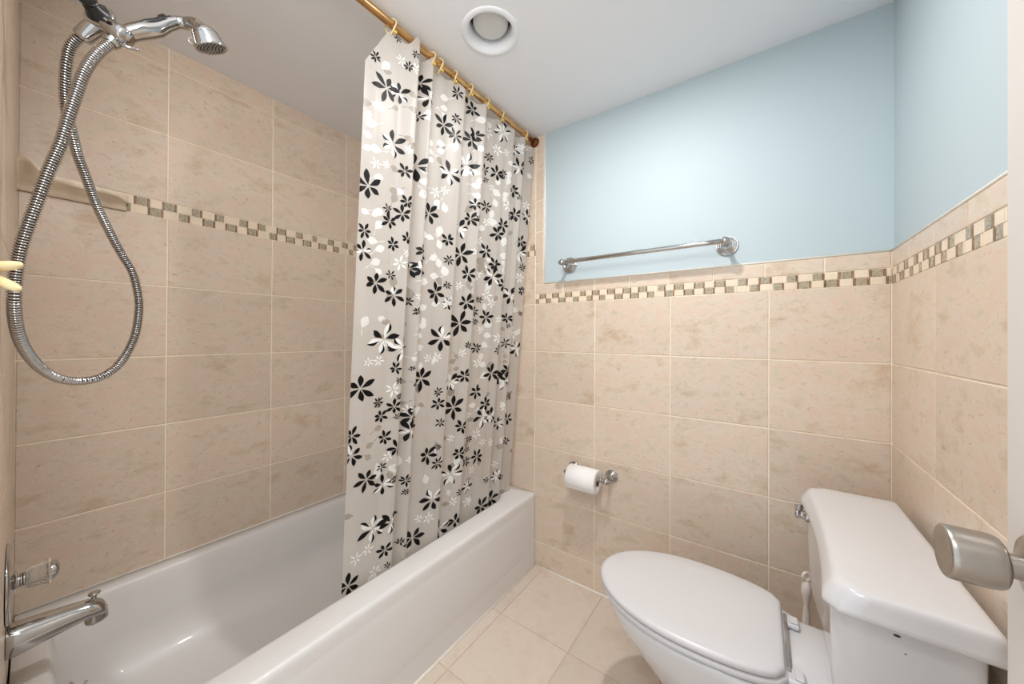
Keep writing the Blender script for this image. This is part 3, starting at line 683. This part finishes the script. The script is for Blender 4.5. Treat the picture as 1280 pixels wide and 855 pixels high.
def curtain():
    mb = MB(); NS, NZ = 330, 70; V = []; Fc = []
    for j in range(NZ + 1):
        for i in range(NS + 1):
            s = i / NS; zt = ztop(s); zb = .215 + .012 * math.sin(s * 21); V.append(S(s, zb + (zt - zb) * j / NZ))
    for j in range(NZ):
        for i in range(NS):
            a = j * (NS + 1) + i; Fc.append((a, a + 1, a + NS + 2, a + NS + 1))
    mb.add(V, Fc, 0, True)
    # printed flowers and leaves follow the cloth
    def piece(s, z, pts2, m, off):
        """pts2: strip of (left, right) pairs in metres, mapped on the cloth"""
        k = min(max((z - .36) / 1.79, 0), 1); W = (1.465 + .05 * k) - (.597 + .008 * k)
        VV = []; ok = True
        for l, r in pts2:
            for q in (l, (( l[0] + r[0]) / 2, (l[1] + r[1]) / 2), r):
                ss = s + q[0] / W; zz = z + q[1]
                cs = min(max(ss, 0), 1); zz = min(zz, ztop(cs)); VV.append(S(cs, zz, off))
        n = len(pts2); F2 = []
        for i in range(n - 1):
            for c in (0, 1):
                F2.append((i * 3 + c, i * 3 + c + 1, i * 3 + c + 4, i * 3 + c + 3))
        mb.add(VV, F2, m, True)
    def petal(s, z, a, r0, r1, w, m, off=.0009, side=0, bend=0.0):
        L = []; n = 7; ca, sa = math.cos(a), math.sin(a)
        for i in range(n + 1):
            t = i / n; d = r0 + (r1 - r0) * t; h = w * math.sin(PI * t ** 1.25) ** .9 * .5 + .0003
            c = bend * math.sin(PI * t)
            lo, hi = c - h, c + h
            if side > 0: lo = c + h * (.12 + .3 * (1 - t)) * (1 - .9 * (abs(t - .0) < .01))
            if side < 0: hi = c - h * (.12 + .3 * (1 - t))
            L.append(((d * ca - lo * sa, d * sa + lo * ca), (d * ca - hi * sa, d * sa + hi * ca)))
        piece(s, z, L, m, off)
    rd = random.Random(3)
    for tok in PRINTS.split(' '):
        a, b, r, ty = tok.split(','); s, z, r = float(a), float(b), float(r) * 1.12
        if ty in 'Bb':
            ph = rd.uniform(0, 1.0); n = 6 if ty == 'B' else rd.choice((6, 7))
            for k in range(n):
                petal(s, z, ph + 2 * PI * k / n + rd.uniform(-.14, .14), r * .10, r * rd.choice((.82, .9, 1.05, 1.12)), r * (.36 if ty == 'B' else .27), 1, bend=rd.uniform(-.05, .05) * r)
        elif ty == 'M':
            ph = rd.uniform(0, 1.0)
            for k in range(6):
                an = ph + 2 * PI * k / 6 + rd.uniform(-.12, .12); L = r * rd.choice((.85, .95, 1.08)); bd = rd.uniform(-.07, .07) * r
                if rd.random() < .5: petal(s, z, an, r * .16, L, r * .34, 1, bend=bd)
                else:
                    petal(s, z, an, r * .06, L * .93, r * .37, 2, off=.0007, bend=bd)
                    petal(s, z, an, r * .25, L, r * .42, 1, side=rd.choice((-1, 1)), bend=bd)
        elif ty == 'W':
            ph = rd.uniform(0, 1.0)
            for k in range(6):
                petal(s, z, ph + 2 * PI * k / 6 + rd.uniform(-.12, .12), r * .12, r * rd.choice((.85, 1.0, 1.1)), r * .26, 2, off=.0007)
        elif ty in 'LG':
            an = rd.choice((0.2, 2.9, -.4, 3.5, 1.3, -1.2)) + rd.uniform(-.3, .3)
            ca, sa = math.cos(an) * r, math.sin(an) * r; W = .89
            petal(s - ca / W, z - sa, an, 0, 2 * r, r * 1.35, 3 if ty == 'L' else 4, off=.0006)
            # short stem
            petal(s - ca / W, z - sa, an + PI + .35, 0, r * 1.3, .0022, 3 if ty == 'L' else 4, off=.0005)
    # a loose scatter of faint ghost leaves everywhere
    for k in range(110):
        s, z = rd.random(), rd.uniform(.3, 2.1); an = rd.uniform(0, 6.28); r = rd.uniform(.014, .024)
        petal(s, z, an, 0, 2 * r, r * 1.2, 3 if rd.random() < .5 else 4, off=.0004)
    # hem
    o = mb.build('shower_curtain', [M['vinyl'], M['pblack'], M['pwhite'], M['pleaf'], M['pgray']])
    tag(o, 'translucent vinyl shower curtain printed with black and white flowers, hanging into the tub', 'shower curtain')
curtain()

def ring_proto():
    t = thing('curtain_ring', 'first', 'curtain ring', (0, 0, RODZ))
    mb = MB(); pts = []
    for k in range(33):
        a = PI * .5 + 2 * PI * k / 32
        pts.append(Vector((math.cos(a) * .0205, .004 * math.sin(2 * a) + .0025 * (k / 32 - .5) * 2, RODZ - .0095 + math.sin(a) * .0265)))
    tube(mb, pts, .0027, 10, cap=False); mb.build('ring_loop', M['ringplastic'], t)
    mb = MB(); sphere(mb, (.0185, .001, RODZ - .034), .0062, n=16); mb.build('bead', M['goldbead'], t)
    return t
def copy_tree(o):
    c = o.copy(); COL.objects.link(c)
    for ch in [x for x in bpy.data.objects if x.parent == o]:
        d = ch.copy(); COL.objects.link(d); d.parent = c; d.matrix_parent_inverse = ch.matrix_parent_inverse.copy()
    return c
wp = ['nearest the open end of the rod, beside the curtain edge', 'second from the open end, on the thick bunched fold', 'third from the open end, just past the bunched fold', 'fourth from the open end of the rod',
      'fifth from the open end, near the middle of the curtain', 'fourth from the back wall, past the middle of the curtain', 'second last before the back wall', 'closest to the back wall and the dark flange']
wp[5] = 'third last before the back wall'
rp = ring_proto()
for i, s in enumerate(RINGS):
    o = rp if i == 0 else copy_tree(rp)
    k = 1.0; y = .605 + .91 * s
    o.location = (RODX(y), y, RODZ); o.rotation_euler = (0, 0, random.uniform(-.35, .35))
    o['label'] = 'amber curtain ring, ' + wp[i]; o['category'] = 'curtain ring'; o['group'] = 'curtain rings on the brass rod'

# ------------------------------------------------------------------ recessed ceiling lamps
def downlight(x, y, lit, label):
    t = thing('recessed_light', label, 'ceiling light', (x, y, CE), 'recessed ceiling lights')
    mb = MB(); lathe(mb, (x, y, CE), (0, 0, -1), [(-.0005, .083), (-.0005, .097), (.002, .0965), (.004, .093), (.005, .086), (.004, .079), (-.012, .0735), (-.03, .071), (-.055, .0705)], 56, cap0=False, cap1=False)
    mb.build('trim_ring', M['white_paint'], t)
    mb = MB(); lathe(mb, (x, y, CE + .055), (0, 0, 1), [(-.022, .0765), (-.004, .0765), (.075, .0765), (.080, .03)], 40, cap0=False); mb.build('housing', M['cancap'], t)
    mb = MB()
    zb = -.006 if lit else .012
    kb = .5 if lit else 1
    lathe(mb, (x, y, CE + zb), (0, 0, 1), [(0, .003 * kb), (.0006, .022 * kb), (.003, .040 * kb), (.008, .052 * kb), (.016, .0585 * kb), (.025, .0595 * kb), (.034, .057 * kb), (.06, .038 * kb), (.085, .02), (.1, .016)], 48)
    mb.build('bulb', M['lit'] if lit else M['glassbulb'], t)
downlight(.985, .915, False, 'unlit recessed ceiling light with a grey flood bulb beside the shower curtain')
downlight(LX, LY, True, 'lit recessed ceiling light with a glowing bulb above the toilet side of the room')

# ------------------------------------------------------------------ towel bar and paper holder
def flange(x, z, parent, big=.037, reach=.085):
    mb = MB(); y = YB - .0004
    if z > 1.43: y = YB + .0056
    d = (0, -1, 0); k = big / .037
    lathe(mb, (x, y, z), d, [(0, .037 * k), (.0045, .037 * k), (.0062, .0358 * k), (.0055, .0340 * k), (.0050, .0325 * k), (.0085, .0305 * k), (.0095, .0285 * k), (.0080, .0272 * k), (.0078, .0258 * k), (.0125, .0235 * k), (.0135, .0212 * k), (.0118, .0200 * k), (.0120, .0186 * k), (.0180, .0165 * k), (.023, .0125 * k), (.029, .0095), (.036, .0080), (reach - .018, .0080), (reach - .015, .0112), (reach - .011, .0138)], 44)
    o = mb.build('wall_flange', M['chrome'], parent)
    mb = MB(); sphere(mb, (x, y - reach, z), .0150 * (.8 + .2 * k), n=24)
    s = 1 if x > 1.3 or big < .03 and x > 1.1 else -1
    lathe(mb, (x + s * .011, y - reach, z), (s, 0, 0), [(0, .0085), (.004, .0075), (.006, .0040)], 20)
    mb.build('post_end', M['chrome'], o)
    return y - reach
def towel_bar():
    x0, x1, z = .9777, 1.6285, 1.5095
    t = thing('towel_bar', 'long chrome towel bar on the pale blue wall', 'towel bar', ((x0 + x1) / 2, YB, z))
    yb = flange(x0, z, t); flange(x1, z, t)
    mb = MB(); tube(mb, [(x0 + (x1 - x0) * k / 10, yb, z) for k in range(11)], .0092, 24); o = mb.build('bar', M['chrome'], t)
towel_bar()
def paper():
    x0, x1, z = 1.007, 1.190, .5455
    t = thing('paper_holder', 'chrome toilet paper holder with round wall flanges', 'paper holder', ((x0 + x1) / 2, YB, z))
    yb = flange(x0, z, t, .0285, .072); flange(x1, z, t, .0285, .072)
    mb = MB(); tube(mb, [(x0 + .006, yb, z), (x1 - .006, yb, z)], .0075, 18)
    for x in (x0 + .012, x1 - .016, x1 - .026): lathe(mb, (x, yb, z), (1, 0, 0), [(0, .008), (.002, .0105), (.005, .0105), (.007, .008)], 20)
    mb.build('roller', M['chrome'], t)
    # roll
    R1, R2 = .0515, .0195; a, b = x0 + .012, x1 - .035; zc = z - .0115
    r = thing('toilet_paper_roll', 'white toilet paper roll on the chrome holder', 'toilet paper', ((a + b) / 2, yb, zc - .05))
    mb = MB(); lathe(mb, (a, yb, zc), (1, 0, 0), [(0, R2), (0, R1 - .002), (.0015, R1), (b - a - .0015, R1), (b - a, R1 - .002), (b - a, R2), (0, R2)], 64, cap0=False, cap1=False)
    # free edge of the sheet lying on the roll
    Vv = []; n = 14
    for i in range(n + 1):
        an = math.radians(205 + 5 * i) ; rr = R1 + .0012
        for x in (a + .001, b - .001): Vv.append(Vector((x, yb + math.cos(an) * rr, zc - math.sin(an) * rr * -1)))
    mb.add(Vv, [(2 * i, 2 * i + 1, 2 * i + 3, 2 * i + 2) for i in range(n)], 0, True)
    mb.build('paper', M['paper'], r)
    mb = MB(); lathe(mb, (a + .0005, yb, zc), (1, 0, 0), [(0, R2 - .0012), (0, R2), (b - a - .001, R2), (b - a - .001, R2 - .0012), (0, R2 - .0012)], 40, cap0=False, cap1=False)
    c = mb.build('core', M['card'], r); c['label'] = 'brown cardboard core'
paper()

# ------------------------------------------------------------------ toilet
YT = 1.112
def egg(xb, xt, hw, z, hb=None, n=48, yo=0, p=2.0, cut=True):
    """outline: straight back at xb, oval tip at xt (xt<xb); hw half width; hb half width at the back"""
    hb = hw * .66 if hb is None else hb; out = []
    L = xb - xt; xm = xt + L * .56     # widest point
    # front half ellipse
    for k in range(n // 2 + 1):
        a = PI / 2 + PI * k / (n // 2)
        out.append(Vector((xm + (xm - xt) * math.copysign(abs(math.cos(a)) ** (2 / p), math.cos(a)), YT + yo + hw * math.copysign(abs(math.sin(a)) ** (2 / p), math.sin(a)), z)))
    q = n // 4
    for k in range(1, q + 1):
        t = k / q; w = hw + (hb - hw) * (1 - math.cos(t * PI / 2)) ** 1.05
        out.append(Vector((xm + (xb - xm) * math.sin(t * PI / 2) ** .9 if False else xm + (xb - xm) * t, YT + yo - (hb + (hw - hb) * math.sqrt(max(0, 1 - t ** 2.2))), z)))
    for k in range(q - 1, 0, -1):
        t = k / q; out.append(Vector((xm + (xb - xm) * t, YT + yo + (hb + (hw - hb) * math.sqrt(max(0, 1 - t ** 2.2))), z)))
    # add the other back corner
    out.insert(len(out) - (q - 1), Vector((xb, YT + yo + hb, z)))
    return out
def toilet():
    t = thing('toilet', 'white porcelain two-piece toilet with closed lid against the right wall', 'toilet', (1.72, YT, 0))
    # bowl
    mb = MB(); R_ = []
    R_.append(egg(1.90, 1.50, .095, .0, .09)); R_.append(egg(1.90, 1.495, .098, .012, .09)); R_.append(egg(1.90, 1.505, .092, .05, .088))
    R_.append(egg(1.90, 1.51, .090, .12, .086)); R_.append(egg(1.89, 1.485, .100, .18, .09)); R_.append(egg(1.87, 1.43, .128, .24, .10)); R_.append(egg(1.85, 1.375, .154, .30, .11))
    R_.append(egg(1.83, 1.345, .168, .345, .115)); R_.append(egg(1.82, 1.333, .173, .375, .118)); R_.append(egg(1.82, 1.332, .1735, .388, .118)); R_.append(egg(1.82, 1.336, .170, .395, .116)); R_.append(egg(1.815, 1.345, .162, .397, .112))
    loft(mb, R_)
    mb.build('bowl', M['porcelain'], t)
    # rear deck that carries the tank
    mb = MB()
    loft(mb, [rrect(1.80, 2.02, YT - .10, YT + .10, .03, .20), rrect(1.775, 2.03, YT - .115, YT + .115, .02, .30), rrect(1.765, 2.035, YT - .118, YT + .118, .014, .385), rrect(1.765, 2.035, YT - .118, YT + .118, .014, .394), rrect(1.768, 2.032, YT - .115, YT + .115, .012, .398)])
    mb.build('rear_deck', M['porcelain'], t)
    # seat ring and lid
    mb = MB(); loft(mb, [egg(1.785, 1.322, .174, .3995, .118), egg(1.787, 1.317, .177, .402, .12), egg(1.787, 1.317, .177, .412, .12), egg(1.785, 1.322, .174, .4145, .118)])
    mb.build('seat', M['seatplastic'], t)
    mb = MB(); loft(mb, [egg(1.779, 1.320, .1735, .4175, .117), egg(1.781, 1.3135, .1775, .420, .121), egg(1.781, 1.3135, .1775, .429, .121), egg(1.779, 1.317, .1745, .433, .118), egg(1.772, 1.328, .166, .4355, .112), egg(1.74, 1.37, .12, .4385, .09), egg(1.68, 1.46, .05, .4395, .04)])
    mb.build('seat_lid', M['seatplastic'], t)
    for s in (1, -1):
        y = YT - .007 + s * .094
        hb = rbox('seat_hinge', (1.785, y - .020, .3985), (1.820, y + .020, .4125), M['seatplastic'], t, .006, 3)
        h2 = rbox('hinge_cap', (1.800, y - .014, .4126), (1.816, y + .014, .4155), M['seatplastic'], hb, .0018, 2)
    mb = MB(); tube(mb, [(1.7895, YT - .098, .412), (1.7895, YT + .098, .412)], .0052, 14); mb.build('hinge_rod', M['clear'], t)
    # tank: bowed front, tapering down
    def tank_ring(f, hl, z, bow=.013, xb=2.028, r=.03):
        out = []; n = 22
        for k in range(n + 1):                       # front, from +y to -y
            v = 1 - 2 * k / n; e = max(0, abs(v) - .86) / .14
            out.append(Vector((f + bow * (1 - v * v) - bow * .1 + r * .55 * (1 - math.sqrt(max(0, 1 - e * e))) , YT + hl * v, z)))
        for k in range(7):
            out.append(Vector((f + .03 + (xb - f - .03) * (k + 1) / 8, YT - hl * 1.0 , z)))
        out += [Vector((xb - .006, YT - hl, z)), Vector((xb, YT - hl + .01, z)), Vector((xb, YT, z)), Vector((xb, YT + hl - .01, z)), Vector((xb - .006, YT + hl, z))]
        for k in range(6, -1, -1):
            out.append(Vector((f + .03 + (xb - f - .03) * (k + 1) / 8, YT + hl, z)))
        return out
    mb = MB()
    loft(mb, [tank_ring(1.90, .13, .3995, .0), tank_ring(1.872, .165, .405, .004), tank_ring(1.858, .195, .425, .008), tank_ring(1.850, .222, .465), tank_ring(1.846, .236, .52), tank_ring(1.844, .240, .60), tank_ring(1.843, .242, .678), tank_ring(1.843, .242, .6845)])
    tk = mb.build('tank', M['porcelain'], t)
    # lid with a flared, hollow front edge
    mb = MB(); A = dict(bow=.014, xb=2.038, r=.05)
    rl = [(1.834, .262, .6800), (1.829, .266, .6812), (1.8275, .2675, .686), (1.8285, .2665, .692), (1.8325, .2655, .700), (1.838, .2645, .709), (1.843, .2635, .717), (1.848, .2615, .7225), (1.855, .2580, .7253), (1.866, .249, .7262), (1.90, .215, .7268)]
    rs = []
    for i, (f, h, z) in enumerate(rl):
        b = .017 if i < 4 else .017 - .002 * min(i - 3, 4); rs.append(tank_ring(f, h, z, bow=b, xb=2.040 - max(0, i - 6) * .004, r=.045))
    loft(mb, rs)
    mb.build('tank_lid', M['porcelain'], t)
    # small dark chips on the tank side
    for x, z, w in ((1.927, .662, .005), (1.937, .636, .0018), (1.862, .6755, .004)):
        mb = MB(); sphere(mb, (x, YT - .2418, z), w, n=10, sz=(1, .15, .45))
        c = mb.build('chip_mark', M['stain'], tk); c['label'] = 'tiny dark chip under the lid edge'
    # flush lever
    lv = Vector((1.838, 1.312, .655))
    mb = MB(); lathe(mb, lv + Vector((.008, 0, 0)), (-1, 0, 0), [(0, .0165), (.004, .0165), (.008, .013), (.010, .0095), (.020, .009), (.022, .0115), (.027, .011), (.030, .006)], 28)
    f = mb.build('flush_lever', M['chrome'], t); f['label'] = 'chrome flush lever'
    mb = MB(); rs = []; p = lv + Vector((-.014, -.004, -.002)); a = Vector(LEV[0]); b = Vector(LEV[1]); nv = (a - p).cross(b - p).normalized() * .0016
    for k in range(9):
        q = k / 8; w0 = p + Vector((-.007, 0, 0)); w1 = p + Vector((.007, 0, 0)); l = w0.lerp(a, q); r = w1.lerp(b, q)
        rs.append([l + nv, l - nv, (l + r) / 2 - nv * 1.6, r - nv, r + nv, (l + r) / 2 + nv * 1.6])
    loft(mb, rs); mb.build('lever_arm', M['chrome'], f)
    for s in (1, -1):
        mb = MB(); sphere(mb, (1.62, YT + s * .100, .018), .014, sz=(1, .8, 1)); mb.build('bolt_cap', M['porcelain'], t)
toilet()

def brush():
    x, y = 1.853, 1.44
    t = thing('toilet_brush', 'white toilet brush with a looped handle standing between toilet and back wall', 'toilet brush', (x, y, .0))
    mb = MB(); lathe(mb, (x, y, .0008), (0, 0, 1), [(0, .045), (.004, .047), (.01, .046), (.09, .038), (.14, .034), (.15, .036), (.153, .034), (.152, .030), (.05, .028)], 32)
    mb.build('holder', M['brushplastic'], t)
    mb = MB(); lathe(mb, (x, y, .055), (0, 0, 1), [(0, .012), (.03, .0135), (.10, .0135), (.14, .011), (.20, .0115), (.245, .0085), (.27, .0065), (.285, .0085), (.305, .0125), (.325, .013), (.338, .009), (.345, .005)], 24)
    zc = .413; pts = [Vector((x, y, 0)) + Vector((0, math.sin(2 * PI * k / 24) * .0115, zc + math.cos(2 * PI * k / 24) * .0125)) for k in range(25)]
    pts = [Vector((x + (p.y - y) * .8, y + (p.y - y) * .6, p.z)) for p in pts]
    tube(mb, pts, .0042, 12, cap=False); mb.build('handle', M['brushplastic'], t)
brush()

# ------------------------------------------------------------------ open door on the right, with its knob
XD = 1.958; YK = .573
d_ = rbox('door_1', (XD, -.16, .012), (XD + .035, .632, 2.03), M['doorpaint'], None, .0015, 2); struct(d_)
def doorknob():
    z = .945; y = YK
    mb = MB(); lathe(mb, (XD - .0003, y, z), (-1, 0, 0), [(0, .033), (.003, .033), (.006, .030), (.0075, .022), (.0085, .014)], 44)
    t = mb.build('door_knob', M['nickel'], d_); t['label'] = 'brushed nickel door knob'
    mb = MB(); lathe(mb, (XD - .007, y, z), (-1, 0, 0), [(0, .0115), (.020, .0115)], 32); mb.build('stem', M['nickel'], t)
    mb = MB(); lathe(mb, (XD - .0235, y, z), (-1, 0, 0), [(0, .013), (.0003, .0205), (.002, .0236), (.005, .0252), (.010, .0258), (.034, .0264), (.0380, .0260), (.0392, .0249), (.0394, .024), (.0375, .012), (.0368, .001)], 56)
    mb.build('grip', M['nickel'], t)
doorknob()

# ------------------------------------------------------------------ camera, light, world
cd = bpy.data.cameras.new('camera'); cam = bpy.data.objects.new('camera', cd); COL.objects.link(cam)
yaw, pitch, roll = -.6134, .0038, .0051
fw = Vector((math.sin(yaw) * math.cos(pitch), math.cos(yaw) * math.cos(pitch), math.sin(pitch)))
r = Vector((math.cos(yaw), -math.sin(yaw), 0)); u = r.cross(fw)
r2 = r * math.cos(roll) + u * math.sin(roll); u2 = -r * math.sin(roll) + u * math.cos(roll)
Mx = Matrix((r2, u2, -fw)).transposed().to_4x4(); Mx.translation = Vector(CAM)
cam.matrix_world = Mx
cd.sensor_width = 36; cd.sensor_fit = 'HORIZONTAL'; cd.lens = 435.4752 / 1280 * 36
cd.shift_x = -(647.4622 - 640) / 1280; cd.shift_y = -(427.5 - 418.0648) / 1280
cd.clip_start = .01
SC.camera = cam
ld = bpy.data.lights.new('fill_light', 'AREA'); ld.shape = 'RECTANGLE'; ld.size = .55; ld.size_y = .25; ld.energy = FILL; ld.color = (1, .985, .975)  # added soft fill behind the camera to lift the tub side, no real fixture
lo = bpy.data.objects.new('fill_light', ld); COL.objects.link(lo); lo.location = (1.50, -.10, 2.02)
lo.rotation_euler = (Vector((0.0, .75, 1.15)) - lo.location).to_track_quat('-Z', 'Z').to_euler()
ld = bpy.data.lights.new('flood_lamp', 'AREA'); ld.shape = 'DISK'; ld.size = .075; ld.energy = FLOOD; ld.color = (1, .985, .965)
lo = bpy.data.objects.new('flood_lamp', ld); COL.objects.link(lo); lo.location = (LX, LY, CE - .010)
w = bpy.data.worlds.new('world'); w.use_nodes = True; SC.world = w
bg = w.node_tree.nodes['Background']; bg.inputs[0].default_value = (.86, .94, 1.0, 1); bg.inputs[1].default_value = WORLD
vs = SC.view_settings; vs.view_transform = 'Standard'; vs.look = 'None'; vs.gamma = 1; vs.use_curve_mapping = False; vs.exposure = EXPO
